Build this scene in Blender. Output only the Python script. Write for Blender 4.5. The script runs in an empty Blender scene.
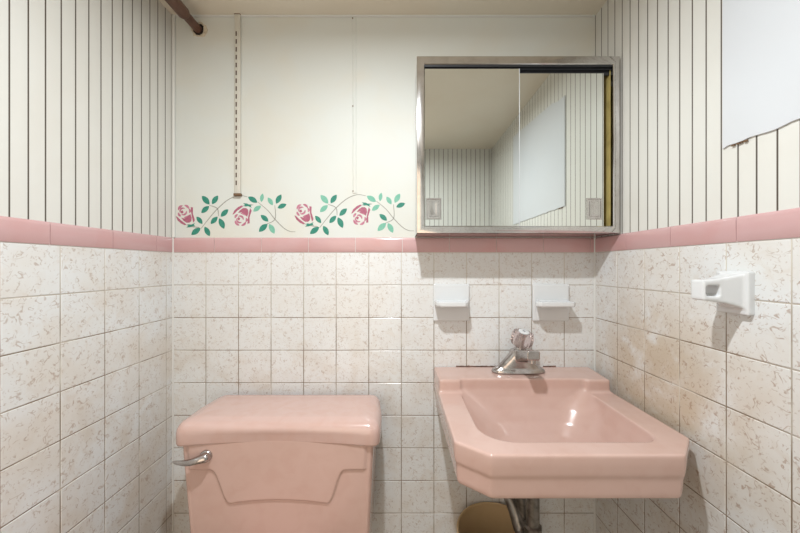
import bpy, bmesh, math, random
from mathutils import Vector, Matrix
random.seed(7)
SC = bpy.context.scene
COL = SC.collection
PI = math.pi
CZ = 1.18                 # eye height
F = 324.0                 # focal length in pixels of an 800 px wide frame
XL, XR, YB, YR = -.762, .654, 1.087, -.40     # left, right, back and rear wall faces
CEIL, FLOOR = CZ+.843, 0.0
def wx(px, d=YB): return (px-400)*d/F
def wz(py, d=YB): return CZ+(266.5-py)*d/F

# ------------------------------------------------------------------ materials
def lin(c):
    return tuple(((v/255)/12.92 if v/255 <= .04045 else ((v/255+.055)/1.055)**2.4) for v in c)
class NT:
    def __init__(s, name):
        s.m = bpy.data.materials.new(name); s.m.use_nodes = True
        s.t = s.m.node_tree; s.t.nodes.clear()
        s.out = s.n('ShaderNodeOutputMaterial'); s.b = s.n('ShaderNodeBsdfPrincipled')
        s.l(s.b.outputs[0], s.out.inputs[0])
        g = s.n('ShaderNodeNewGeometry'); s.pos = g.outputs['Position']
    def n(s, t, **k):
        x = s.t.nodes.new(t)
        for a, v in k.items(): setattr(x, a, v)
        return x
    def l(s, a, b): s.t.links.new(a, b)
    def put(s, sock, v):
        if hasattr(v, 'links'): s.l(v, sock)
        else: sock.default_value = v
    def math(s, op, a, b=0.0, c=None, clamp=False):
        x = s.n('ShaderNodeMath', operation=op, use_clamp=clamp)
        s.put(x.inputs[0], a); s.put(x.inputs[1], b)
        if c is not None: s.put(x.inputs[2], c)
        return x.outputs[0]
    def noise(s, scale, detail=2, dist=0, vec=None, rough=.5):
        x = s.n('ShaderNodeTexNoise'); x.inputs['Scale'].default_value = scale
        x.inputs['Detail'].default_value = detail; x.inputs['Distortion'].default_value = dist
        x.inputs['Roughness'].default_value = rough
        s.l(vec or s.pos, x.inputs['Vector']); return x.outputs['Fac']
    def ramp(s, v, a, b):            # smooth 0..1 between a and b
        x = s.n('ShaderNodeMapRange', interpolation_type='SMOOTHSTEP')
        s.put(x.inputs[0], v); x.inputs[1].default_value = a; x.inputs[2].default_value = b
        return x.outputs[0]
    def mix(s, f, a, b):
        x = s.n('ShaderNodeMix', data_type='RGBA')
        s.put(x.inputs[0], f)
        s.put(x.inputs[6], a if hasattr(a, 'links') else (*a, 1)); s.put(x.inputs[7], b if hasattr(b, 'links') else (*b, 1))
        return x.outputs[2]
    def sep(s):
        x = s.n('ShaderNodeSeparateXYZ'); s.l(s.pos, x.inputs[0]); return x.outputs
    def bump(s, h, strength=.2, dist=.001):
        x = s.n('ShaderNodeBump'); x.inputs['Strength'].default_value = strength; x.inputs['Distance'].default_value = dist
        s.l(h, x.inputs['Height']); s.l(x.outputs[0], s.b.inputs['Normal'])
    def fin(s, col, rough=.5, metal=0, spec=None, coat=0, trans=0, ior=None):
        s.put(s.b.inputs['Base Color'], col if hasattr(col, 'links') else (*col, 1))
        s.put(s.b.inputs['Roughness'], rough); s.b.inputs['Metallic'].default_value = metal
        if spec is not None: s.b.inputs['Specular IOR Level'].default_value = spec
        s.b.inputs['Coat Weight'].default_value = coat; s.b.inputs['Coat Roughness'].default_value = .08
        s.b.inputs['Transmission Weight'].default_value = trans
        if ior: s.b.inputs['IOR'].default_value = ior
        return s.m

def simple(name, rgb, rough=.5, metal=0, var=.0, vs=12, dark=(110, 95, 80), **k):
    t = NT(name); c = lin(rgb)
    if var:
        f = t.math('MULTIPLY', t.ramp(t.noise(vs, 4, .5), .38, .75), var)
        c = t.mix(f, c, lin(dark))
    return t.fin(c, rough, metal, **k)

def tile_mat(name, stain_centre=None, fleck=1.0, warm=.35, fs=1.0):
    t = NT(name)
    base = t.mix(t.math('MULTIPLY', t.ramp(t.noise(7, 4), .35, .7), warm), lin((221, 224, 225)), lin((212, 205, 195)))
    x, y, z = t.sep()
    # grime towards the lower courses, broken up by noise (soap and dust film on the tiles)
    g = t.math('MULTIPLY', t.ramp(t.noise(11, 5, .6), .42, .72), .28)
    g = t.math('MULTIPLY', g, t.ramp(z, 1.15, .75))
    base = t.mix(g, base, lin((190, 172, 148)))
    if stain_centre:
        v = t.n('ShaderNodeVectorMath', operation='DISTANCE'); t.l(t.pos, v.inputs[0]); v.inputs[1].default_value = stain_centre
        m = t.ramp(v.outputs['Value'], .32, .08)
        m = t.math('MULTIPLY', m, t.ramp(t.noise(11, 5, .2, None, .65), .30, .56))
        base = t.mix(t.math('MULTIPLY', m, .6), base, lin((186, 162, 126)))
    # baked-in squiggle flecks
    n1 = t.noise(58*fs, 1.5, 1.2); a = t.math('ABSOLUTE', t.math('SUBTRACT', n1, .5))
    thin = t.ramp(a, .034, .006)
    msk = t.ramp(t.noise(85*fs, 1, .3), .49, .60)
    fl = t.math('MULTIPLY', thin, msk)
    n2 = t.ramp(t.noise(150, 1, .8), .63, .70)
    fl = t.math('MAXIMUM', fl, t.math('MULTIPLY', n2, .55))
    n3 = t.math('MULTIPLY', t.ramp(t.noise(32, 3, 1.0), .53, .72), .22)
    base = t.mix(n3, base, lin((200, 186, 170)))
    col = t.mix(t.math('MULTIPLY', fl, .62*fleck), base, lin((158, 130, 110)))
    t.bump(t.math('MULTIPLY', fl, -1), .25, .0006)
    return t.fin(col, .24, 0, coat=.15)

def panel_mat(name, axis, phase, pitch=.0328, gw=.0032):
    t = NT(name); c = t.sep()[axis]
    u = t.math('FRACT', t.math('DIVIDE', t.math('SUBTRACT', c, phase), pitch))
    d = t.math('MULTIPLY', t.math('MINIMUM', u, t.math('SUBTRACT', 1.0, u)), pitch)
    g = t.ramp(d, gw*.62, gw*.32)
    base = t.mix(t.math('MULTIPLY', t.ramp(t.noise(5, 4, .4), .45, .8), .25), lin((216, 216, 211)), lin((205, 199, 187)))
    col = t.mix(g, base, lin((78, 68, 60)))
    return t.fin(col, .42)

M = {}
M['tile_back'] = tile_mat('speckled_tile_back', fleck=.75, warm=.25)
M['tile_left'] = tile_mat('speckled_tile_left', fleck=.85, warm=.7, fs=.68)
M['tile_right'] = tile_mat('speckled_tile_right', (XR, .84, CZ-.30), 1.0, warm=.5, fs=.72)
def grout_mat():
    t = NT('grout'); x, y, z = t.sep()
    f = t.math('MULTIPLY', t.ramp(z, 1.22, .98), t.ramp(t.noise(10, 3), .25, .55))
    return t.fin(t.mix(f, lin((204, 198, 188)), lin((128, 112, 94))), .9)
M['grout'] = grout_mat()
M['caulk'] = simple('caulk', (216, 217, 214), .5)
M['band'] = simple('pink_band_glaze', (202, 166, 167), .16, var=.28, vs=9, dark=(200, 140, 132), coat=.3)
M['pink'] = simple('pink_vitreous_china', (204, 174, 164), .17, var=.3, vs=22, dark=(192, 156, 142), coat=.3)
M['pink2'] = simple('pink_vitreous_lid', (206, 177, 169), .2, var=.35, vs=30, dark=(200, 162, 148), coat=.3)
M['paint'] = simple('cream_wall_paint', (212, 216, 212), .55, var=.5, vs=4, dark=(214, 208, 192))
M['ceil'] = simple('ceiling_paint', (226, 219, 204), .6, var=.3, vs=3, dark=(214, 200, 178))
M['panel_l'] = panel_mat('grooved_panel_left', 1, .634, .0324)
M['panel_r'] = panel_mat('grooved_panel_right', 1, .662)
M['panel_x'] = panel_mat('grooved_panel_rear', 0, .64)
M['patch'] = simple('patch_board_white', (206, 210, 215), .35, var=.12, vs=8, dark=(200, 200, 200))
M['trimw'] = simple('trim_paint', (214, 215, 211), .45)
M['white'] = simple('white_ceramic', (216, 219, 221), .12, coat=.4)
M['chrome'] = simple('worn_chrome', (190, 186, 184), .2, 1, var=.35, vs=60, dark=(120, 112, 108))
M['steel'] = simple('cabinet_steel', (202, 200, 198), .13, 1, var=.25, vs=40, dark=(150, 142, 136))
M['mirror'] = simple('mirror_glass', (228, 232, 228), .015, 1)
M['track'] = simple('dark_track', (44, 46, 50), .4)
M['olive'] = simple('cabinet_inside', (206, 188, 120), .5, var=.4, vs=20, dark=(120, 100, 52))
M['pipe'] = simple('brown_pipe', (104, 74, 60), .45, var=.5, vs=40, dark=(58, 38, 30))
M['hole'] = simple('hole_dark', (38, 28, 22), .9)
M['plaster'] = simple('raw_plaster', (206, 196, 176), .9, var=.5, vs=90, dark=(120, 100, 82))
M['std'] = simple('painted_standard', (208, 206, 196), .4)
M['slot'] = simple('slot_dark', (70, 46, 34), .8)
M['darkmetal'] = simple('aged_drain_metal', (140, 136, 130), .35, .8, var=.6, vs=50, dark=(70, 64, 58))
M['bin'] = simple('tan_plastic', (200, 174, 134), .5, var=.2, vs=8, dark=(140, 110, 70))
M['leafd'] = simple('teal_stencil_paint', (38, 126, 108), .6, var=.4, vs=160, dark=(84, 160, 140))
M['leafl'] = simple('faded_teal_paint', (112, 178, 156), .6, var=.4, vs=160, dark=(150, 196, 178))
M['rose'] = simple('rose_stencil_paint', (164, 90, 114), .6, var=.4, vs=150, dark=(190, 124, 144))
M['rosel'] = simple('pale_rose_paint', (176, 106, 130), .6, var=.4, vs=150, dark=(222, 170, 184))
M['stem'] = simple('grey_stem_paint', (146, 146, 138), .6)
M['floor'] = simple('floor_tile', (168, 158, 142), .4, var=.4, vs=20)
M['wall_joint'] = simple('dark_joint', (96, 74, 62), .8, var=.5, vs=60, dark=(170, 130, 115))
M['rust'] = simple('rust', (110, 84, 60), .7)
M['lampmetal'] = simple('lamp_enamel', (150, 138, 120), .6)
M['acrylic'] = simple('clear_acrylic', (240, 226, 224), .05, trans=.9, ior=1.4)
def bulb():
    t = NT('bulb_glow'); m = t.fin((.9, .9, .85), .4)
    t.b.inputs['Emission Color'].default_value = (1, .96, .9, 1); t.b.inputs['Emission Strength'].default_value = 3
    return m
M['bulb'] = bulb()

# ------------------------------------------------------------------ object helpers
WLOC = {}
def thing(name, label, cat, loc, group=None):
    o = bpy.data.objects.new(name, None); COL.objects.link(o); o.empty_display_size = .05
    o.location = loc; o['label'] = label; o['category'] = cat; WLOC[o.name] = Vector(loc)
    if group: o['group'] = group
    return o
def finish(name, me, mats, parent=None, smooth=True, angle=40, label=None, loc=None):
    base = WLOC[parent.name] if parent else Vector((0, 0, 0))
    if loc is None: loc = base
    loc = Vector(loc)
    me.transform(Matrix.Translation(-loc))
    if len(me.materials): me.materials.clear()
    for m in (mats if isinstance(mats, (list, tuple)) else [mats]): me.materials.append(m)
    if smooth:
        bm = bmesh.new(); bm.from_mesh(me)
        for f in bm.faces: f.smooth = True
        for e in bm.edges:
            if len(e.link_faces) == 2 and e.calc_face_angle(0) > math.radians(angle): e.smooth = False
        bm.to_mesh(me); bm.free()
    o = bpy.data.objects.new(name, me); COL.objects.link(o)
    o.location = loc-base
    if parent: o.parent = parent
    WLOC[o.name] = loc
    if label: o['label'] = label
    return o
def build(name, bm, mats, parent=None, smooth=True, angle=40, label=None, loc=None, fixn=True):
    if fixn: bmesh.ops.recalc_face_normals(bm, faces=bm.faces)
    me = bpy.data.meshes.new(name); bm.to_mesh(me); bm.free()
    return finish(name, me, mats, parent, smooth, angle, label, loc)
def tag(o, label, cat, group=None):
    o['label'] = label; o['category'] = cat
    if group: o['group'] = group
    return o
def struct(o): o['kind'] = 'structure'; return o

def box(bm, x0, x1, y0, y1, z0, z1, bev=0, mi=0, seg=2):
    vs = [bm.verts.new((x, y, z)) for x in (x0, x1) for y in (y0, y1) for z in (z0, z1)]
    idx = [(0, 1, 3, 2), (4, 6, 7, 5), (0, 4, 5, 1), (2, 3, 7, 6), (0, 2, 6, 4), (1, 5, 7, 3)]
    fs = [bm.faces.new([vs[i] for i in q]) for q in idx]
    for f in fs: f.material_index = mi
    if bev:
        es = list({e for f in fs for e in f.edges})
        r = bmesh.ops.bevel(bm, geom=es, offset=bev, segments=seg, profile=.5, affect='EDGES')
        for f in r['faces']: f.material_index = mi
    return bm
def BX(*a, **k): return box(bmesh.new(), *a, **k)
def rings(bm, rs, cap0=True, cap1=True, mi=0):
    V = [[bm.verts.new(p) for p in r] for r in rs]
    n = len(V[0])
    for a, b in zip(V, V[1:]):
        for i in range(n):
            j = (i+1) % n
            f = bm.faces.new((a[i], a[j], b[j], b[i])); f.material_index = mi
    if cap0: bm.faces.new(V[0]).material_index = mi
    if cap1: bm.faces.new(V[-1]).material_index = mi
    return bm
def frame_of(d):
    d = d.normalized(); u = Vector((0, 0, 1)) if abs(d.z) < .9 else Vector((1, 0, 0))
    a = d.cross(u).normalized(); return a, a.cross(d).normalized()
def tube(bm, pts, rad, n=16, cap=True, mi=0, sq=(1, 1)):
    pts = [Vector(p) for p in pts]
    if not isinstance(rad, (list, tuple)): rad = [rad]*len(pts)
    rs = []; a0 = None
    for i, p in enumerate(pts):
        d = (pts[min(i+1, len(pts)-1)]-pts[max(i-1, 0)]).normalized()
        if a0 is None: a, b = frame_of(d)
        else:
            a = (a0-d*a0.dot(d)).normalized(); b = a.cross(d).normalized()
        a0 = a
        rs.append([p+rad[i]*(sq[0]*math.cos(2*PI*k/n)*a+sq[1]*math.sin(2*PI*k/n)*b) for k in range(n)])
    return rings(bm, rs, cap, cap, mi)
def lathe(bm, prof, c, axis=(0, 0, 1), n=32, caps=(True, True), mi=0, lobes=0, la=0):
    ax = Vector(axis).normalized(); a, b = frame_of(ax); c = Vector(c)
    rs = []
    for r, h in prof:
        rs.append([c+ax*h+(r*(1+la*math.cos(lobes*2*PI*k/n)))*(math.cos(2*PI*k/n)*a+math.sin(2*PI*k/n)*b) for k in range(n)])
    return rings(bm, rs, caps[0], caps[1], mi)
def smooth_path(pts, n=8):
    pts = [Vector(p) for p in pts]; out = []
    for i in range(len(pts)-1):
        p0, p1, p2, p3 = pts[max(i-1, 0)], pts[i], pts[i+1], pts[min(i+2, len(pts)-1)]
        for k in range(n):
            t = k/n
            out.append(.5*((2*p1)+(-p0+p2)*t+(2*p0-5*p1+4*p2-p3)*t*t+(-p0+3*p1-3*p2+p3)*t**3))
    out.append(pts[-1]); return out
def rrect(x0, x1, y0, y1, r, n=6, z=0):
    out = []
    rr = r if isinstance(r, (list, tuple)) else [r]*4
    for k, (cx, cy, sx, sy) in enumerate(((x1, y1, 1, 1), (x0, y1, -1, 1), (x0, y0, -1, -1), (x1, y0, 1, -1))):
        q = max(rr[k], 1e-5)
        for i in range(n+1):
            a = PI/2*k+PI/2*i/n
            out.append((cx-sx*q+q*math.cos(a), cy-sy*q+q*math.sin(a), z))
    return out
def inset(poly, d, fixed_y=None):
    n = len(poly); out = []
    area = sum(poly[i][0]*poly[(i+1) % n][1]-poly[(i+1) % n][0]*poly[i][1] for i in range(n))
    sgn = 1 if area > 0 else -1
    L = []
    for i in range(n):
        a = Vector(poly[i]); b = Vector(poly[(i+1) % n]); t = (b-a).normalized(); nn = Vector((-t.y, t.x))*sgn
        dd = 0 if (fixed_y and abs(a.y-fixed_y) < 1e-4 and abs(b.y-fixed_y) < 1e-4) else d
        L.append((a+nn*dd, t))
    for i in range(n):
        p, t = L[i-1]; q, s = L[i]
        den = t.x*s.y-t.y*s.x
        k = ((q-p).x*s.y-(q-p).y*s.x)/den
        out.append(tuple(p+t*k))
    return out
def prism(bm, lv):          # lv: list of (polygon, z)
    return rings(bm, [[(p[0], p[1], z) for p in poly] for poly, z in lv])

def ceramic(parts, cutters=(), voxel=.003, it=6, fac=.5, post=()):
    """join solid shapes, cut, voxel-remesh and smooth into one glazed body"""
    bm = bmesh.new()
    for p in parts:
        bmesh.ops.recalc_face_normals(p, faces=p.faces)
        me = bpy.data.meshes.new('t'); p.to_mesh(me); p.free(); bm.from_mesh(me); bpy.data.meshes.remove(me)
    me = bpy.data.meshes.new('tmp'); bm.to_mesh(me); bm.free()
    o = bpy.data.objects.new('tmp', me); COL.objects.link(o)
    cs = []
    r = o.modifiers.new('r', 'REMESH'); r.mode = 'VOXEL'; r.voxel_size = voxel
    for c in cutters:
        bmesh.ops.recalc_face_normals(c, faces=c.faces)
        cm = bpy.data.meshes.new('cut'); c.to_mesh(cm); c.free()
        co = bpy.data.objects.new('cut', cm); COL.objects.link(co); cs.append(co)
        b = o.modifiers.new('b', 'BOOLEAN'); b.operation = 'DIFFERENCE'; b.object = co; b.solver = 'EXACT'
    if cutters:
        r = o.modifiers.new('r2', 'REMESH'); r.mode = 'VOXEL'; r.voxel_size = voxel
    s = o.modifiers.new('s', 'SMOOTH'); s.factor = fac; s.iterations = it
    bpy.context.view_layer.update()
    dg = bpy.context.evaluated_depsgraph_get()
    res = bpy.data.meshes.new_from_object(o.evaluated_get(dg))
    for x in [o]+cs:
        d = x.data; bpy.data.objects.remove(x); bpy.data.meshes.remove(d)
    return res

# ------------------------------------------------------------------ room shell
T = .0025       # tile thickness over grout
BT, BB = CZ+.097, CZ+.047      # pink band top and bottom
def cuts(a, b, ref, pitch):
    k0 = math.ceil((a-ref)/pitch+1e-3); v = [a]; x = ref+k0*pitch
    while x < b-.004: v.append(x); x += pitch
    v.append(b); return v
zrows = [BB-.1094*k for k in range(12)]; zrows = [z for z in zrows if z > .01]+[0.0]
def tile(bm, P, u0, u1, v0, v1, th=T, g=.0011, bev=.0013, jit=.00016):
    u0 += g; u1 -= g; v0 += g; v1 -= g
    if u1-u0 < .004 or v1-v0 < .004: return
    j = [random.uniform(-jit, jit) for _ in range(4)]
    c = [(u0, v0), (u1, v0), (u1, v1), (u0, v1)]
    d = [(u0+bev, v0+bev), (u1-bev, v0+bev), (u1-bev, v1-bev), (u0+bev, v1-bev)]
    A = [bm.verts.new(P(u, v, 0)) for u, v in c]
    B = [bm.verts.new(P(u, v, th*.65)) for u, v in c]
    C = [bm.verts.new(P(u, v, th+j[i])) for i, (u, v) in enumerate(d)]
    for X, Y in ((A, B), (B, C)):
        for i in range(4):
            k = (i+1) % 4; bm.faces.new((X[i], X[k], Y[k], Y[i]))
    bm.faces.new(C)
def tiled(name, P, ucuts, mat):
    bm = bmesh.new()
    a, b = ucuts[0], ucuts[-1]
    g = [bm.verts.new(P(u, v, 0.0015)) for u, v in ((a, 0), (b, 0), (b, BB+.002), (a, BB+.002))]
    f = bm.faces.new(g); f.material_index = 1
    for z1, z0 in zip(zrows, zrows[1:]):
        for u0, u1 in zip(ucuts, ucuts[1:]): tile(bm, P, u0, u1, z0, z1)
    o = build(name, bm, [mat, M['grout']], smooth=False, fixn=True); return struct(o)
PBk = lambda u, v, h: (u, YB+T-h, v)
PLf = lambda u, v, h: (XL-T+h, u, v)
PRt = lambda u, v, h: (XR+T-h, u, v)
tiled('trim_1', PBk, cuts(XL, XR, wx(205.7), .1094), M['tile_back'])
tiled('trim_2', PLf, cuts(YR, YB, .7275, .1100), M['tile_left'])
tiled('trim_3', PRt, cuts(YR, YB, .9765, .1087), M['tile_right'])
def band(name, P, ucuts):
    bm = bmesh.new()
    for u0, u1 in zip(ucuts, ucuts[1:]):
        a, b = u0+.0008, u1-.0008
        prof = [(BB+.0008, 0), (BB+.0008, .0028), (BB+.002, .0038), (BT-.008, .0042), (BT-.003, .0034), (BT-.0008, .0016), (BT, 0)]
        R = [[P(u, v, h+T*.0) for v, h in prof] for u in (a, b)]
        A = [bm.verts.new(p) for p in R[0]]; B = [bm.verts.new(p) for p in R[1]]
        n = len(A)
        for i in range(n):
            k = (i+1) % n; f = bm.faces.new((A[i], A[k], B[k], B[i]))
        bm.faces.new(A); bm.faces.new(B)
    # white joint compound behind the pieces
    a, b = ucuts[0], ucuts[-1]
    g = [bm.verts.new(P(u, v, .0022)) for u, v in ((a, BB), (b, BB), (b, BT-.002), (a, BT-.002))]
    bm.faces.new(g).material_index = 1
    return struct(build(name, bm, [M['band'], M['caulk']], angle=50))
band('trim_4', PBk, cuts(XL, XR, wx(308.5), .1575))
band('trim_5', PLf, cuts(YR, YB, .7044, .1543))
band('trim_6', PRt, cuts(YR, YB, .9355, .1533))
# caulked corners and panel corner beads
for i, (x, s) in enumerate(((XL, 1), (XR, -1))):
    bm = bmesh.new(); tube(bm, [(x+s*.001, YB-.001, 0), (x+s*.001, YB-.001, BT)], .0034, 8)
    struct(build('trim_%d' % (7+i), bm, M['caulk']))
bm = bmesh.new(); tube(bm, [(XL+.003, YB-.001, BT), (XL+.003, YB-.001, CEIL)], .0055, 10)
struct(build('trim_9', bm, M['trimw']))

W = .06
struct(build('wall_back', BX(XL-W, XR+W, YB+T, YB+T+W, FLOOR-.05, CEIL+.05), M['paint'], smooth=False))
struct(build('wall_left', BX(XL-T-W, XL-T, YR-W, YB+T, FLOOR-.05, CEIL+.05), M['panel_l'], smooth=False))
struct(build('wall_right', BX(XR+T, XR+T+W, YR-W, YB+T, FLOOR-.05, CEIL+.05), M['panel_r'], smooth=False))
DX0, DX1, DH = -.70, .02, 1.93
bm = bmesh.new(); box(bm, XL, DX0, YR-W, YR, FLOOR-.05, CEIL+.05); box(bm, DX1, XR, YR-W, YR, FLOOR-.05, CEIL+.05); box(bm, DX0, DX1, YR-W, YR, DH, CEIL+.05)
struct(build('wall_rear', bm, M['panel_x'], smooth=False))
bm = bmesh.new(); box(bm, DX1-.01, DX1+.05, YR-W-.005, YR+.014, 0, DH+.05, .003); box(bm, DX0-.05, DX0+.01, YR-W-.005, YR+.014, 0, DH+.05, .003); box(bm, DX0, DX1, YR-W-.005, YR+.0135, DH-.01, DH+.05, .003)
struct(build('door_1', bm, M['trimw']))
struct(build('floor', BX(XL-W, XR+W, YR-1.2, YB+W, -.06, 0), M['floor'], smooth=False))
struct(build('ceiling', BX(XL-W, XR+W, YR-W, YB+W, CEIL, CEIL+.05), M['ceil'], smooth=False))
bm = bmesh.new(); tube(bm, [(XL, YB+.001, CEIL-.001), (XR, YB+.001, CEIL-.001)], .004, 8)
struct(build('trim_10', bm, M['trimw']))
# rear hall wall the doorway looks onto
struct(build('wall_hall', BX(XL-W, XR+W, YR-1.26, YR-1.2, 0, CEIL+.05), M['paint'], smooth=False))

# painted-over board joint on the back wall
x = wx(354.5)
bm = bmesh.new(); rs = []
zs = [wz(193)+i*(CEIL-.006-wz(193))/40 for i in range(41)]
for z in zs:
    w = .007+random.uniform(-.0006, .0006); h = .0024+random.uniform(-.0003, .0003)
    rs.append([(x-w, YB+T, z), (x-w*.6, YB+T-h, z), (x+w*.5, YB+T-h, z), (x+w, YB+T, z)])
rings(bm, rs)
tag(build('wall_batten', bm, M['paint'], loc=(x, YB+T, wz(193))), 'narrow painted-over batten covering the board joint on the plain back wall', 'batten')
bt_ = bpy.data.objects['wall_batten']
for px_n, py_n in ((352.6, 18), (352.8, 106), (353, 191)):
    bm = bmesh.new(); lathe(bm, [(.0022, .001), (.0022, -.0006), (.001, -.001)], (wx(px_n), YB+T-.0022, wz(py_n)), (0, 1, 0), 12)
    build('nail', bm, M['rust'], bt_)

# ------------------------------------------------------------------ patch board on right wall
r = thing('patch_board', 'blank smooth white board patching the grooved panelling on the right wall', 'patch', (XR+T, .40, CZ+.24))
bm = bmesh.new()
top = [(.055, .745), (.2, .735), (.4, .715), (.55, .70), (.60, .683), (.656, .678)]
bot = [(.656, .238)]
y = .645
while y > .06:
    bot.append((y, .2405+random.uniform(-.0022, .0022))); y -= random.uniform(.008, .02)
bot.append((.055, .242))
poly = [(u, CZ+v) for u, v in top+bot]
A = [bm.verts.new((XR+T+.0005, u, v)) for u, v in poly]; B = [bm.verts.new((XR+T-.0035, u, v)) for u, v in poly]
bm.faces.new(A); bm.faces.new(B)
for i in range(len(A)):
    k = (i+1) % len(A); bm.faces.new((A[i], A[k], B[k], B[i]))
build('board', bm, M['patch'], r, smooth=False)
bm = bmesh.new()
for u in (.625, .62, .612, .635):
    box(bm, XR+T-.0045, XR+T-.002, u-.003, u+.003, CZ+.2365+random.uniform(-.001, .001), CZ+.239)
build('torn_edge', bm, M['rust'], r, smooth=False)

# ------------------------------------------------------------------ slotted shelf standard
x0, x1 = wx(235.3), wx(241)
zt, zb = wz(14.5), wz(195)
r = thing('shelf_standard', 'slotted cream metal shelf standard screwed upright to the back wall', 'bracket rail', ((x0+x1)/2, YB+T, zb))
bm = box(bmesh.new(), x0, x1, YB+T-.009, YB+T, zb, zt, .0015)
z = wz(35); 
while z > zb+.02:
    box(bm, (x0+x1)/2-.0052, (x0+x1)/2-.0012, YB+T-.0094, YB+T-.008, z-.0075, z+.0075, mi=1); z -= .0262
build('channel', bm, [M['std'], M['slot']], r)
build('foot_cap', BX(x0-.002, x1+.003, YB+T-.012, YB+T, zb-.004, zb+.004, .001), M['rust'], r)
build('top_cap', BX(x0-.001, x1+.001, YB+T-.0105, YB+T, zt-.004, zt+.002, .001), M['rust'], r)

# ------------------------------------------------------------------ stencilled rose sprays
AF = 6.154
def ap(x, y, ox=0, oy=0): return (wx(160+x/AF+ox), wz(180+y/AF+oy))
leaves = [((255, 97), (302, 150)), ((318, 148), (355, 95)), ((252, 202), (300, 160)), ((222, 225), (258, 270)), ((190, 337), (247, 295)),
 ((272, 287), (303, 345)), ((310, 270), (352, 225)), ((372, 225), (418, 180)), ((362, 235), (392, 300)), ((540, 103), (597, 138)),
 ((622, 135), (630, 82)), ((572, 193), (620, 158)), ((662, 107), (692, 155)), ((713, 145), (745, 88)), ((722, 172), (777, 148)),
 ((618, 215), (665, 255)), ((607, 318), (660, 270)), ((670, 270), (702, 330))]
faded = [{10, 11, 12, 17}, {0, 2, 9, 10, 11, 12, 13, 16, 17}]
stems = [[(250, 298), (300, 235), (350, 178), (415, 122), (480, 95), (535, 102)], [(302, 155), (350, 175), (357, 222)],
 [(600, 135), (660, 185), (705, 240), (760, 295), (800, 316), (832, 318)], [(705, 155), (706, 240), (655, 270)], [(178, 285), (240, 292)], [(535, 155), (572, 152)]]
PT = YB+T
def flat(bm, pts, h=.0004):
    A = [bm.verts.new((u, PT+.0002, v)) for u, v in pts]; B = [bm.verts.new((u, PT-h, v)) for u, v in pts]
    bm.faces.new(A); bm.faces.new(B)
    for i in range(len(A)):
        k = (i+1) % len(A); bm.faces.new((A[i], A[k], B[k], B[i]))
def ribbon(bm, pts, w, h=.00035):
    P = smooth_path([(p[0], 0, p[1]) for p in pts], 6)
    L = []; R = []
    for i, p in enumerate(P):
        d = (P[min(i+1, len(P)-1)]-P[max(i-1, 0)]).normalized(); n = Vector((-d.z, 0, d.x))
        ww = w*(.55+.45*math.sin(PI*min(1, max(0, i/(len(P)-1)))))
        L.append((p.x+n.x*ww, p.z+n.z*ww)); R.append((p.x-n.x*ww, p.z-n.z*ww))
    A = [(bm.verts.new((a[0], PT+.0002, a[1])), bm.verts.new((b[0], PT+.0002, b[1])), bm.verts.new((b[0], PT-h, b[1])), bm.verts.new((a[0], PT-h, a[1]))) for a, b in zip(L, R)]
    for s, t in zip(A, A[1:]):
        for i in range(4): bm.faces.new((s[i], s[(i+1) % 4], t[(i+1) % 4], t[i]))
    bm.faces.new(A[0]); bm.faces.new(A[-1])
def rose_parts(flip, ox, oy, cx, cy):
    """petals in the photo's crop units about (150,215); flip mirrors vertically"""
    def T_(p):
        x, y = p; x -= 150; y -= 217
        if flip: y = -y
        return ap(cx+x, cy+y, ox, oy)
    dark = [[(128, 232), (150, 236), (172, 222), (184, 208), (192, 232), (190, 252), (178, 262), (160, 262), (142, 250)],
            [(94, 222), (104, 226), (124, 246), (146, 262), (160, 274), (150, 278), (128, 268), (106, 248)],
            [(186, 166), (200, 168), (199, 205), (212, 246), (203, 262), (196, 236), (190, 205)],
            [(126, 190), (136, 186), (142, 198), (134, 206), (124, 202)]]
    pale = []
    def arc(cx_, cy_, r, a0, a1, w):
        out = []; inn = []
        for i in range(9):
            a = math.radians(a0+(a1-a0)*i/8); k = math.sin(PI*i/8)*w/1.7+2
            out.append((cx_+(r+k)*math.cos(a), cy_-(r+k)*math.sin(a))); inn.append((cx_+(r-k)*math.cos(a), cy_-(r-k)*math.sin(a)))
        return out+inn[::-1]
    pale += [arc(142, 188, 32, 100, 175, 9), arc(145, 188, 33, 20, 85, 9), arc(140, 192, 20, 60, 200, 6), arc(140, 193, 20, 240, 370, 7), arc(143, 194, 34, 190, 240, 9),
             arc(150, 196, 34, 262, 325, 9), arc(168, 190, 14, -50, 60, 8)]
    return [[T_(p) for p in q] for q in dark], [[T_(p) for p in q] for q in pale], [T_(p) for p in
            [(160, 292), (172, 280), (158, 276), (176, 272), (190, 274), (212, 264), (206, 276), (214, 284), (196, 284), (184, 290)]]
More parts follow.
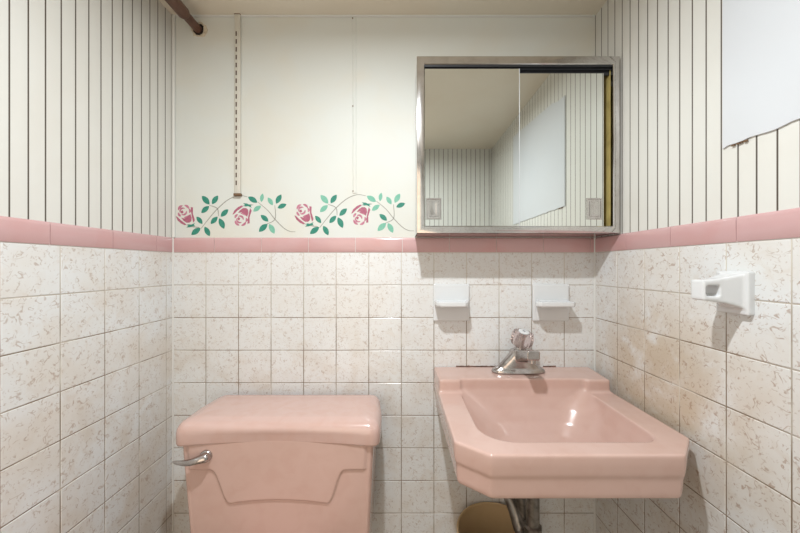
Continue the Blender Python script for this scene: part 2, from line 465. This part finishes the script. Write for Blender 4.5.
for m, (ox, oy, lab) in enumerate(((0, 0, 'teal and pink stencilled rose spray on the back wall nearest the left corner'),
                                   (118.9, -.9, 'teal and pink stencilled rose spray on the back wall, ending beside the mirror cabinet'))):
    cx, cz = ap(150, 340, ox, oy)
    r = thing('rose_stencil', lab, 'wall stencil', (cx, PT, cz), 'stencilled rose sprays above the pink band')
    bm = bmesh.new()
    for s in stems: ribbon(bm, [ap(x, y, ox, oy) for x, y in s], .0013)
    build('stem', bm, M['stem'], r, smooth=False)
    for i, (a, b) in enumerate(leaves):
        a = Vector(ap(*a, ox, oy)); b = Vector(ap(*b, ox, oy)); d = b-a; n = Vector((-d.y, d.x)).normalized()*d.length
        wd = .27 if i in (10,) else .30
        pts = []
        for k in range(9): t = k/8; pts.append(tuple(a+d*t+n*wd*math.sin(PI*t)**.8*(.85)))
        for k in range(7, 0, -1): t = k/8; pts.append(tuple(a+d*t-n*wd*math.sin(PI*t)**.8*(.75)))
        bm = bmesh.new(); flat(bm, pts)
        build('leaf', bm, M['leafl'] if i in faded[m] else M['leafd'], r, smooth=False, label='faded pale teal leaf' if i in faded[m] else None)
    for flip, (rx, ry) in ((False, (150, 217)), (True, (500, 217))):
        dk, pl, sp = rose_parts(flip, ox, oy, rx, ry)
        bm = bmesh.new()
        for q in dk: flat(bm, q)
        for q in pl: flat(bm, q, .0003)
        nd = 0
        bm.faces.ensure_lookup_table()
        cnt = sum(len(q)+2 for q in dk)
        for i, f in enumerate(bm.faces):
            if i >= cnt: f.material_index = 1
        build('rose_bloom', bm, [M['rose'], M['rosel']], r, smooth=False)
        bm = bmesh.new(); flat(bm, sp); build('sepal', bm, M['leafd'], r, smooth=False)

# ------------------------------------------------------------------ brown pipe in the upper left
px, pz = -.680, CZ+.797
r = thing('ceiling_pipe', 'brown painted pipe running under the ceiling into a hole in the back wall', 'pipe', (px, YB, pz))
bm = bmesh.new()
tube(bm, [(px, YR+.002, pz), (px, 1.018, pz), (px, 1.026, pz)], [.0185, .0185, .0150], 20)
build('sleeve', bm, M['pipe'], r)
bm = bmesh.new(); tube(bm, [(px, .99, pz), (px+.001, YB+T+.02, pz+.001)], .0135, 18); build('pipe', bm, M['pipe'], r)
bm = bmesh.new()
n = 22; ro = [.027+random.uniform(-.004, .005) for _ in range(n)]; ri = [.019+random.uniform(-.002, .003) for _ in range(n)]
def ring_at(rad, y, dx=.004): return [(px+dx+rad[k]*math.cos(2*PI*k/n), y, pz-.001+rad[k]*math.sin(2*PI*k/n)) for k in range(n)]
rings(bm, [ring_at(ro, YB+T+.0005), ring_at([v*.85 for v in ro], YB-.001), ring_at(ri, YB-.0005), ring_at(ri, YB+T+.0003)], False, False)
build('plaster_rim', bm, M['plaster'], r)
bm = bmesh.new(); rings(bm, [ring_at([v*1.02 for v in ri], YB+T-.0005), ring_at([v*1.0 for v in ri], YB+T-.0008)]); build('wall_hole', bm, M['hole'], r)

# ------------------------------------------------------------------ mirror cabinet
CF = .957
cx0, cx1, cz0, cz1 = wx(416.8, CF), XR-.0045, BT+.0012, wz(56, CF)
ix0, ix1, iz0, iz1 = wx(424.5, CF), wx(613.3, CF), wz(226, CF), wz(64.2, CF)
r = thing('mirror_cabinet', 'chrome-framed medicine cabinet with two sliding mirror doors above the sink', 'cabinet', ((cx0+cx1)/2, YB, cz0))
bm = bmesh.new()
t = .0015
box(bm, cx0+.001, cx0+t+.001, CF+.004, YB-.0006, cz0, cz1-.001); box(bm, cx1-t-.001, cx1-.001, CF+.004, YB-.0006, cz0, cz1-.001)
box(bm, cx0+.001, cx1-.001, CF+.004, YB-.0006, cz0, cz0+t); box(bm, cx0+.001, cx1-.001, CF+.004, YB-.0006, cz1-t-.001, cz1-.001)
build('case', bm, M['steel'], r, smooth=False)
bm = bmesh.new()
box(bm, ix0, ix1+.004, YB-.012, YB-.009, iz0, iz1); box(bm, ix1+.001, ix1+.004, CF+.014, YB-.01, iz0, iz1); box(bm, ix0-.004, ix0-.001, CF+.006, YB-.01, iz0, iz1)
box(bm, ix0, ix1, CF+.02, YB-.012, iz0-.003, iz0)
build('interior', bm, M['olive'], r, smooth=False, label='mustard-stained inside of the cabinet')
# mitred frame, profiled
bm = bmesh.new()
prof = [(0, .012), (0, 0.0012), (.0012, 0), (.40, -.0016), (.93, -.0006), (1, .0012), (1, .012)]
oc = [(cx0, cz0), (cx1, cz0), (cx1, cz1), (cx0, cz1)]; ic = [(ix0, iz0), (ix1, iz0), (ix1, iz1), (ix0, iz1)]
rows = []
for s, d in prof:
    s2 = s if s in (0, 1) else (s if s > .01 else .05)
    rows.append([bm.verts.new((o_[0]+(i_[0]-o_[0])*s2, CF+d, o_[1]+(i_[1]-o_[1])*s2)) for o_, i_ in zip(oc, ic)])
rows.append(rows[0])
for a, b in zip(rows, rows[1:]):
    for i in range(4):
        k = (i+1) % 4; bm.faces.new((a[i], a[k], b[k], b[i]))
build('frame', bm, M['steel'], r, angle=25)
def door(x0, x1, z0, z1, y, pull_x):
    d = build('mirror_door', BX(x0, x1, y, y+.0045, z0, z1, .0006, seg=1), M['mirror'], r, angle=20)
    a0, a1, b0, b1 = pull_x, pull_x+.0465, wz(219.5, y), wz(198, y)
    bm = bmesh.new(); w = .0032
    R = lambda e, yy: [(a0+e, yy, b0+e), (a1-e, yy, b0+e), (a1-e, yy, b1-e), (a0+e, yy, b1-e)]
    rings(bm, [R(0, y), R(.0006, y-.0022), R(w, y-.0022), R(w+.001, y-.0002), R(w+.006, y-.0002), R(w+.0065, y-.0016), R(w+.0095, y-.0016), R(w+.013, y-.0008)], False, True)
    build('finger_pull', bm, M['steel'], d, angle=20)
    return d
ld_ = door(ix0+.0006, wx(519.5, .963), iz0+.0006, wz(68.6, .963), .963, ix0+.0045)
build('edge_strip', BX(wx(519.5, .963)-.0008, wx(519.5, .963)+.0006, .9622, .968, iz0+.0006, wz(68.6, .963), .0003, seg=1), M['patch'], ld_, label='thin bright ground edge of the glass')
door(wx(519.5, .963)-.012, wx(603.8, .9705), iz0+.0006, wz(73.2, .9705), .9705, wx(603.8, .9705)-.0525)
bm = bmesh.new()
box(bm, ix0-.001, ix1+.002, .9605, .9625, wz(66.5, .96), iz1+.001)
box(bm, ix0-.001, ix1+.002, .9685, .9700, wz(69.5, .967), iz1+.001)
box(bm, ix0-.001, ix1+.002, .9765, .98, wz(75, .975), iz1+.001)
box(bm, ix0-.001, ix1+.002, .9625, .98, iz1-.001, iz1+.001)
build('door_track', bm, M['track'], r, smooth=False)
bm = bmesh.new(); box(bm, ix0, ix1, .9605, .98, iz0-.002, iz0+.0004); build('sill_track', bm, M['steel'], r, smooth=False)

# ------------------------------------------------------------------ soap dishes
def soap_dish(x0, x1, tx0, tx1, lab, wide):
    zc1, zc0 = wz(284, YB), wz(320.5, YB)
    r = thing('soap_dish', lab, 'soap dish', ((x0+x1)/2, YB, zc0), 'ceramic dishes set in the tiles over the sink')
    y0 = YB-.0105
    bm = box(bmesh.new(), x0, x1, y0, YB+T+.001, zc0, zc1)
    me = ceramic([bm], [], .0018, 5)
    finish('back_plate', me, M['white'], r)
    zb, zt = wz(307.4, 1.012), wz(302.2, 1.012)
    yf = 1.011
    def lay(e, z): return [(tx0+e, yf+.012+e, z), (tx0+.012+e, yf+e, z), (tx1-.010-e, yf+e, z), (tx1-e, yf+.010+e, z), (x1-.002-e, YB-.008, z), (x0+(.010 if wide else .002)+e, YB-.008, z)]
    bm = bmesh.new(); rings(bm, [lay(.002, zb), lay(0, zb+.004), lay(0, zt)])
    cut = bmesh.new(); rings(cut, [[(p[0], min(p[1], YB-.014), p[2]) for p in lay(.010, zt-.005)], [(p[0], min(p[1], YB-.014), p[2]) for p in lay(.007, zt+.01)]])
    me = ceramic([bm], [cut], .0016, 4)
    finish('tray', me, M['white'], r)
    if wide:
        for k in range(4):
            xx = tx0+.028+k*.020
            bm = bmesh.new(); tube(bm, [(xx, yf+.016, zt-.004), (xx, YB-.022, zt-.004)], .0025, 8); build('drain_ridge', bm, M['white'], r)
soap_dish(wx(433.3), wx(468.8), wx(436.8, 1.011), wx(469, 1.011), 'square white ceramic dish with a plain shelf, left one above the sink', False)
soap_dish(wx(532), wx(567.7), wx(537.5, 1.011), wx(577.5, 1.011), 'square white ceramic soap dish with ridged wide tray, nearer the right wall', True)

# ------------------------------------------------------------------ towel bar post on right wall
r = thing('towel_bar_post', 'white ceramic towel bar post with empty square socket on the right wall', 'towel bar holder', (XR, .628, CZ-.05))
a = box(bmesh.new(), XR-.012, XR+T+.001, .597, .659, CZ-.091, CZ-.009)
b = bmesh.new()
rings(b, [[(XR-.008, y, z) for y, z in ((.603, CZ-.082), (.652, CZ-.082), (.652, CZ-.013), (.603, CZ-.013))],
          [(XR-.024, y, z) for y, z in ((.606, CZ-.074), (.648, CZ-.074), (.648, CZ-.017), (.606, CZ-.017))],
          [(XR-.045, y, z) for y, z in ((.610, CZ-.069), (.643, CZ-.069), (.643, CZ-.022), (.610, CZ-.022))],
          [(XR-.081, y, z) for y, z in ((.611, CZ-.064), (.640, CZ-.064), (.640, CZ-.026), (.611, CZ-.026))]])
me = ceramic([a, b], [box(bmesh.new(), wx(707.5, .61), wx(720.5, .61), .60, .65, CZ-.0560, CZ-.0360)], .0018, 13)
finish('post', me, M['white'], r)

# ------------------------------------------------------------------ wall-hung sink
RT = CZ-.373; DT = CZ-.3355; YS = YB-.0004
out = [(.113, YS), (.1155, .692), (.180, .640), (.566, .640), (.632, .706), (.632, .99), (.634, YS)]
sk = thing('sink', 'pink wall-hung sink with raised back deck and clipped front corners', 'sink', (.37, YS, CZ-.47))
up = prism(bmesh.new(), [(inset(out, .0025, YS), RT-.046), (out, RT-.020), (out, RT)])
lo = prism(bmesh.new(), [(inset(out, .030, YS), CZ-.470), (inset(out, .010, YS), CZ-.467), (inset(out, .0075, YS), CZ-.460), (inset(out, .0045, YS), RT-.040)])
dk = prism(bmesh.new(), [([(.1135, YS), (.1165, .961), (.6235, .961), (.634, YS)], RT-.04), ([(.1135, YS), (.1175, .958), (.6225, .958), (.634, YS)], DT)])
bowl = bmesh.new()
def supel(x0, x1, y0, y1, n, z, N=72):
    cx, cy, a, b = (x0+x1)/2, (y0+y1)/2, (x1-x0)/2, (y1-y0)/2; o = []
    for k in range(N):
        t = 2*PI*k/N; c, s = math.cos(t), math.sin(t)
        o.append((cx+a*math.copysign(abs(c)**(2/n), c), cy+b*math.copysign(abs(s)**(2/n), s), z))
    return o
rings(bowl, [supel(.27, .47, .76, .91, 2.4, CZ-.515), supel(.22, .52, .72, .95, 2.6, CZ-.500), supel(.19, .55, .70, .98, 3, CZ-.46)])
cut = bmesh.new()
rings(cut, [rrect(.32, .42, .79, .85, [.028]*4, 14, CZ-.504), rrect(.275, .465, .755, .885, [.062]*4, 14, CZ-.498), rrect(.238, .502, .728, .915, [.088, .09, .09, .088], 14, CZ-.478),
            rrect(.212, .528, .710, .938, [.10, .10, .10, .09], 14, CZ-.450), rrect(.194, .545, .698, .953, [.095, .085, .088, .065], 14, CZ-.418),
            rrect(.182, .556, .692, .963, [.06, .05, .075, .042], 14, CZ-.388), rrect(.177, .561, .690, .968, [.022, .016, .068, .030], 14, CZ-.365), rrect(.176, .563, .690, .969, [.014, .012, .068, .028], 14, CZ-.30)])
me = ceramic([up, lo, dk, bowl], [cut], .0028, 12, .5)
finish('basin', me, M['pink'], sk, angle=80)
bm = bmesh.new(); lathe(bm, [(.022, 0), (.022, .003), (.016, .0035), (.012, .001)], (.37, .825, CZ-.497), n=28); build('drain_flange', bm, M['chrome'], sk)
bm = bmesh.new()
def bead(x0, x1):
    bm = bmesh.new(); x = x0; P = []
    while x <= x1: P.append((x, YB-.0008, DT+.0006+random.uniform(-.0006, .0006))); x += .006
    tube(bm, P, [.0016+random.uniform(0, .0012) for _ in P], 8)
    build('caulk_bead', bm, M['wall_joint'], sk, label='dark joint along the wall')  # patchy dark brown bead where the deck meets the wall
bead(wx(456), wx(498)); bead(wx(543), wx(557))
# drain
bm = bmesh.new()
px_, py_ = .3545, .865
lathe(bm, [(.026, 0), (.026, .012), (.021, .014)], (px_, py_, CZ-.53), n=28)
tube(bm, [(px_, py_, CZ-.50), (px_, py_, CZ-.72)], .0168, 20)
build('tailpiece', bm, M['darkmetal'], sk)
bm = bmesh.new(); lathe(bm, [(.019, 0), (.024, .002), (.024, .020), (.019, .024)], (px_, py_, CZ-.712), n=8); build('slip_nut', bm, M['darkmetal'], sk)
bm = bmesh.new()
P = smooth_path([(px_, py_, CZ-.69), (px_, py_, CZ-.72), (px_-.005, py_+.02, CZ-.748), (px_-.012, py_+.05, CZ-.748), (px_-.02, py_+.08, CZ-.71), (px_-.03, py_+.12, CZ-.68), (px_-.03, YB-.012, CZ-.68)], 8)
tube(bm, P, .0185, 20); build('trap', bm, M['darkmetal'], sk)
bm = bmesh.new()
P = smooth_path([(.322, .93, CZ-.49), (.338, .935, CZ-.60), (.352, .94, CZ-.655), (.358, .94, CZ-.70), (.360, .94, CZ-.735)], 8)
tube(bm, P, [.020]*len(P), 18); build('overflow_pipe', bm, M['darkmetal'], sk)
bm = bmesh.new(); lathe(bm, [(.045, .0), (.042, -.006), (.03, -.012), (.0185, -.014)], (px_-.03, YB, CZ-.68), (0, 1, 0), 32); build('wall_escutcheon', bm, M['darkmetal'], sk)

# ------------------------------------------------------------------ faucet
fx, fy = .379, 1.028
fc = thing('faucet', 'chrome centreset faucet with round clear acrylic knob on the sink deck', 'faucet', (fx, fy, DT))
bz = DT+.0008
base = bmesh.new()
def ell(a, b, z, cx=fx-.004, cy=fy, N=40, n=2.3): return supel(cx-a, cx+a, cy-b, cy+b, n, z, N)
rings(base, [ell(.084, .0275, bz), ell(.085, .028, bz+.003), ell(.083, .026, bz+.009), ell(.070, .022, bz+.018)])
wing = bmesh.new()
rings(wing, [ell(.080, .024, bz+.006), ell(.068, .023, bz+.018), ell(.052, .0225, bz+.032), ell(.036, .022, bz+.050), ell(.026, .022, bz+.062), ell(.024, .0215, bz+.072)])
sp = bmesh.new()
S = []
for (y, zc, hw, hh) in ((fy+.016, bz+.048, .022, .026), (fy-.005, bz+.052, .0215, .022), (fy-.035, bz+.062, .0195, .0165), (fy-.070, bz+.074, .018, .0140), (fy-.110, bz+.084, .0180, .0140), (fy-.130, bz+.087, .0180, .0135)):
    S.append([(fx+.004-.012*max(0, (fy-y))/.13+x, y, z) for x, z, _ in rrect(-hw, hw, zc-hh, zc+hh, .005, 3)])
rings(sp, S)
me = ceramic([base, wing, sp], [], .0017, 5)
finish('spout_body', me, M['chrome'], fc, angle=80)
bm = bmesh.new(); lathe(bm, [(.0105, 0), (.0105, .010), (.008, .010)], (fx-.006, fy-.112, bz+.062), n=20); build('aerator', bm, M['chrome'], fc)
bm = bmesh.new(); lathe(bm, [(.019, 0), (.019, .006), (.014, .012), (.013, .016)], (fx+.002, fy, bz+.070), n=28); build('bonnet', bm, M['chrome'], fc)
ax = Vector((.12, -.34, 1)).normalized()
kc = Vector((fx+.002, fy, bz+.082))
bm = bmesh.new()
lathe(bm, [(.014, 0), (.022, .003), (.030, .010), (.0345, .022), (.034, .037), (.030, .047), (.019, .052), (.0175, .0505), (.010, .0505)], kc, ax, 64, lobes=8, la=.045)
kn = build('knob', bm, M['acrylic'], fc, label='clear acrylic knob')
bm = bmesh.new(); lathe(bm, [(.011, 0), (.009, .049)], kc, ax, 20); build('knob_core', bm, M['chrome'], kn)
bm = bmesh.new(); lathe(bm, [(.0165, .0495), (.0165, .0535), (.0150, .0545)], kc, ax, 32)
build('index_cap', bm, M['white'], kn, label='small round white cap with a dark mark')
a_, b_ = frame_of(ax); cc = kc+ax*.0547
bm = bmesh.new()
up_ = (Vector((0, 0, 1))-ax*ax.z).normalized()*-1; up_ = (Vector((0, 1, 0))-ax*ax.y).normalized(); rt = up_.cross(ax).normalized()
def bar(u0, v0, u1, v1):
    q = [cc+rt*u0+up_*v0, cc+rt*u1+up_*v0, cc+rt*u1+up_*v1, cc+rt*u0+up_*v1]
    rings(bm, [q, [p+ax*.0004 for p in q]])
bar(-.0008, -.006, .0008, .006); bar(-.0045, -.001, -.0022, .001); bar(.0022, -.001, .0045, .001)
build('index_mark', bm, M['track'], kn, smooth=False)

# ------------------------------------------------------------------ toilet
tc = -.328
tl = thing('toilet', 'pink toilet with a wide square-shouldered tank against the back wall', 'toilet', (tc, .90, 0))
ZF = .865
def bfun(x):
    x = x/.977
    def raw(x):
        if x < -.508 or x > -.161: return -.5565
        if x < -.476: return -.5565-(x+.508)/.032*.0975
        if x > -.190: return -.5565-(-.161-x)/.029*.0945
        u = (x+.333)/.143; return -.6525+.0125*(1-u*u)
    return .977*sum(raw(x+d)*w_ for d, w_ in ((-.012, 1), (-.008, 2), (-.004, 3), (0, 3), (.004, 3), (.008, 2), (.012, 1)))/15
def sst(t): t = max(0, min(1, t)); return t*t*(3-2*t)
bm = bmesh.new(); RS = []
TZ1, TZ0 = CZ-.464, .378
nrow = 150
for i in range(nrow+1):
    z = TZ0+(TZ1-TZ0)*i/nrow; t = (TZ1-z)/(TZ1-TZ0)
    x0, x1 = -.587+.020*t, -.0705-.016*t; y0, y1 = ZF+.012*t, YB-.022
    rr = .013; ring = []
    if i < 3: x0 += .006*(3-i)/3; x1 -= .006*(3-i)/3; y0 += .006*(3-i)/3
    # front (left to right), then round to the back
    N = 190
    for k in range(N+1):
        x = x0+rr+(x1-x0-2*rr)*k/N
        Y = z-CZ; b = bfun(x); db = (bfun(x+.001)-bfun(x-.001))/.002
        d = (Y-b)/math.sqrt(1+db*db)
        h = .0050*sst((d+.0035)/.007)
        edge = sst((x-x0-rr)/.012)*sst((x1-rr-x)/.012)
        bow = .004*(1-((x-(x0+x1)/2)/((x1-x0)/2))**2)
        ring.append((x, y0-h*edge+.002-bow*.3, z))
    def cor(cx, cy, a0): return [(cx+rr*math.cos(a), cy+rr*math.sin(a), z) for a in [a0+PI/2*j/6 for j in range(1, 6)]]
    ring += cor(x1-rr, y0+rr, -PI/2)+[(x1, y0+rr+(y1-y0-2*rr)*j/4, z) for j in range(5)]+cor(x1-rr, y1-rr, 0)
    ring += [(x1-rr-(x1-x0-2*rr)*j/8, y1, z) for j in range(9)]+cor(x0+rr, y1-rr, PI/2)+[(x0, y1-rr-(y1-y0-2*rr)*j/4, z) for j in range(5)]+cor(x0+rr, y0+rr, PI)
    RS.append(ring)
rings(bm, RS)
build('tank', bm, M['pink'], tl, angle=50)
bm = bmesh.new(); RS = []
lx0, lx1, ly0, ly1 = -.604, -.0535, .855, 1.076
def lidring(e, Y, arch=0, er=0):
    pts = []
    N = 60; x0, x1, y0, y1 = lx0+e, lx1-e, ly0+e, ly1-e
    r1 = max(.006, .026-e*.4); base = rrect(x0, x1, y0, y1, [r1, r1*1.0, r1, r1], 8)
    # subdivide long edges
    dense = []
    for k in range(len(base)):
        a = Vector(base[k]); b = Vector(base[(k+1) % len(base)]); m = max(1, int(round((b-a).length/.012))) if (b-a).length > .02 else 1
        if (b-a).length > .02: m = 40 if abs(b.x-a.x) > .1 else 12
        for j in range(m): dense.append(a.lerp(b, j/m))
    for p in dense:
        u = (p.x-(lx0+lx1)/2)/((lx1-lx0)/2)
        back = sst((p.y-.95)/.12)
        xx = p.x + (.012*back if u < 0 else -.011*back)*abs(u)
        z = CZ+Y+arch*(1-u*u)*(1-back)
        pts.append((xx, p.y+.006*(1-u*u)*(1-back)*(0 if Y > -.44 else 1), z))
    return pts
for e, Y, a in ((.030, -.474, .006), (.006, -.4805, .010), (.0015, -.4785, .010), (0, -.473, .009), (0, -.448, .004), (.0015, -.437, .002), (.006, -.4275, 0), (.013, -.4205, 0), (.022, -.4168, 0),
                (.030, -.4155, 0), (.034, -.4143, 0), (.038, -.4135, 0), (.046, -.4132, 0), (.08, -.4132, 0)):
    RS.append(lidring(e, Y, a))
rings(bm, RS)
build('tank_lid', bm, M['pink2'], tl, angle=60)
# flush lever
hx, hz, hy = wx(205, .856), wz(457, .856), .863
bm = bmesh.new(); lathe(bm, [(.016, .004), (.016, -.004), (.013, -.008), (.007, -.010)], (hx, hy, hz), (0, 1, 0), 28)
P = smooth_path([(hx+.003, hy-.012, hz+.001), (hx-.012, hy-.019, hz-.001), (hx-.035, hy-.022, hz-.006), (hx-.060, hy-.021, hz-.0065), (hx-.076, hy-.020, hz-.005)], 6)
n = len(P); tube(bm, P, [.0125*(1-(i/(n-1)))**.8+.002 for i in range(n)], 16, sq=(1, .8))
lathe(bm, [(.0, .0), (.0075, .002), (.0125, .010), (.0125, .02)], (hx+.002, hy-.024, hz), (0, 1, 0), 24)
build('flush_lever', bm, M['chrome'], tl, angle=70)
# bowl, seat and cover in front of and below the tank
def oval(yc, a, b, z, N=48):
    o = []
    for k in range(N):
        t = 2*PI*k/N; s = math.sin(t); yy = b*s
        o.append((tc+a*math.cos(t)*(1-.10*max(0, -s)), yc+yy, z))
    return o
bm = bmesh.new()
rings(bm, [oval(.72, .125, .26, 0), oval(.72, .12, .255, .02), oval(.72, .105, .235, .10), oval(.70, .12, .26, .19), oval(.675, .165, .29, .29), oval(.67, .185, .30, .355), oval(.67, .188, .305, .375), oval(.67, .17, .29, .378)])
box(bm, tc-.16, tc+.16, .88, 1.06, .30, .379, .01)
build('bowl', bm, M['pink'], tl, angle=60)
bm = bmesh.new(); rings(bm, [oval(.645, .185, .225, .380), oval(.645, .19, .23, .386), oval(.645, .19, .23, .394), oval(.645, .185, .225, .399)]); build('seat', bm, M['pink2'], tl, angle=60)
bm = bmesh.new(); rings(bm, [oval(.645, .184, .224, .400), oval(.645, .189, .229, .406), oval(.645, .186, .226, .415), oval(.645, .15, .19, .420)]); build('seat_cover', bm, M['pink2'], tl, angle=60)

# ------------------------------------------------------------------ waste bin under the sink
bx_, by_, bt = .292, .960, CZ-.785
wb = thing('waste_bin', 'round open tan waste bin on the floor under the sink', 'bin', (bx_, by_, 0))
bm = bmesh.new(); lathe(bm, [(.095, 0), (.098, .004), (.119, bt-.004), (.116, bt-.004), (.095, .006), (.02, .006)], (bx_, by_, 0), n=56); build('body', bm, M['bin'], wb, angle=50)
bm = bmesh.new(); P = [(bx_+.120*math.cos(2*PI*k/56), by_+.120*math.sin(2*PI*k/56), bt-.003) for k in range(57)]; tube(bm, P, .0028, 8, cap=False); build('rim', bm, M['bin'], wb)

# ------------------------------------------------------------------ ceiling light (its bulb lights the room)
LX, LY, LZ = -.06, .315, CZ+.785
cl = thing('ceiling_light', 'round metal ceiling light with an open drum shade over the middle of the room', 'ceiling light', (LX, LY, CEIL))
bm = bmesh.new(); lathe(bm, [(.128, -.0), (.130, -.004), (.130, -.050), (.1285, -.050), (.1285, -.006), (.03, -.006)], (LX, LY, CEIL), n=48); build('drum_shade', bm, M['lampmetal'], cl)
bm = bmesh.new(); lathe(bm, [(.026, -.006), (.026, -.054), (.024, -.056)], (LX, LY, CEIL), n=20); build('bulb_socket', bm, M['white'], cl)

ld = bpy.data.lights.new('room_bulb', 'AREA'); ld.shape = 'DISK'; ld.size = .045; ld.energy = 16.5; ld.color = (.94, .98, 1.0)
lo_ = bpy.data.objects.new('room_bulb', ld); lo_.location = (LX, LY, LZ); COL.objects.link(lo_)
# unseen warm fill lamp, added outside the open doorway behind the camera
ad = bpy.data.lights.new('hall_fill', 'AREA'); ad.shape = 'RECTANGLE'; ad.size = .66; ad.size_y = 1.8; ad.energy = 7.2; ad.color = (1.0, .78, .59)
ao = bpy.data.objects.new('hall_fill', ad); ao.location = ((DX0+DX1)/2, YR-.35, 1.0); ao.rotation_euler = (PI/2, 0, 0); COL.objects.link(ao)
w = bpy.data.worlds.new('World'); SC.world = w; w.use_nodes = True
bg = w.node_tree.nodes['Background']; bg.inputs[0].default_value = (1, .93, .84, 1); bg.inputs[1].default_value = .5

# ------------------------------------------------------------------ camera
cd = bpy.data.cameras.new('camera'); cd.sensor_width = 36; cd.lens = F/800*36; cd.clip_start = .01
co = bpy.data.objects.new('camera', cd); co.location = (0, 0, CZ); co.rotation_euler = (PI/2, 0, 0); COL.objects.link(co)
SC.camera = co
SC.view_settings.view_transform = 'Standard'; SC.view_settings.look = 'None'; SC.view_settings.gamma = 1; SC.view_settings.use_curve_mapping = False
SC.view_settings.exposure = -0.08
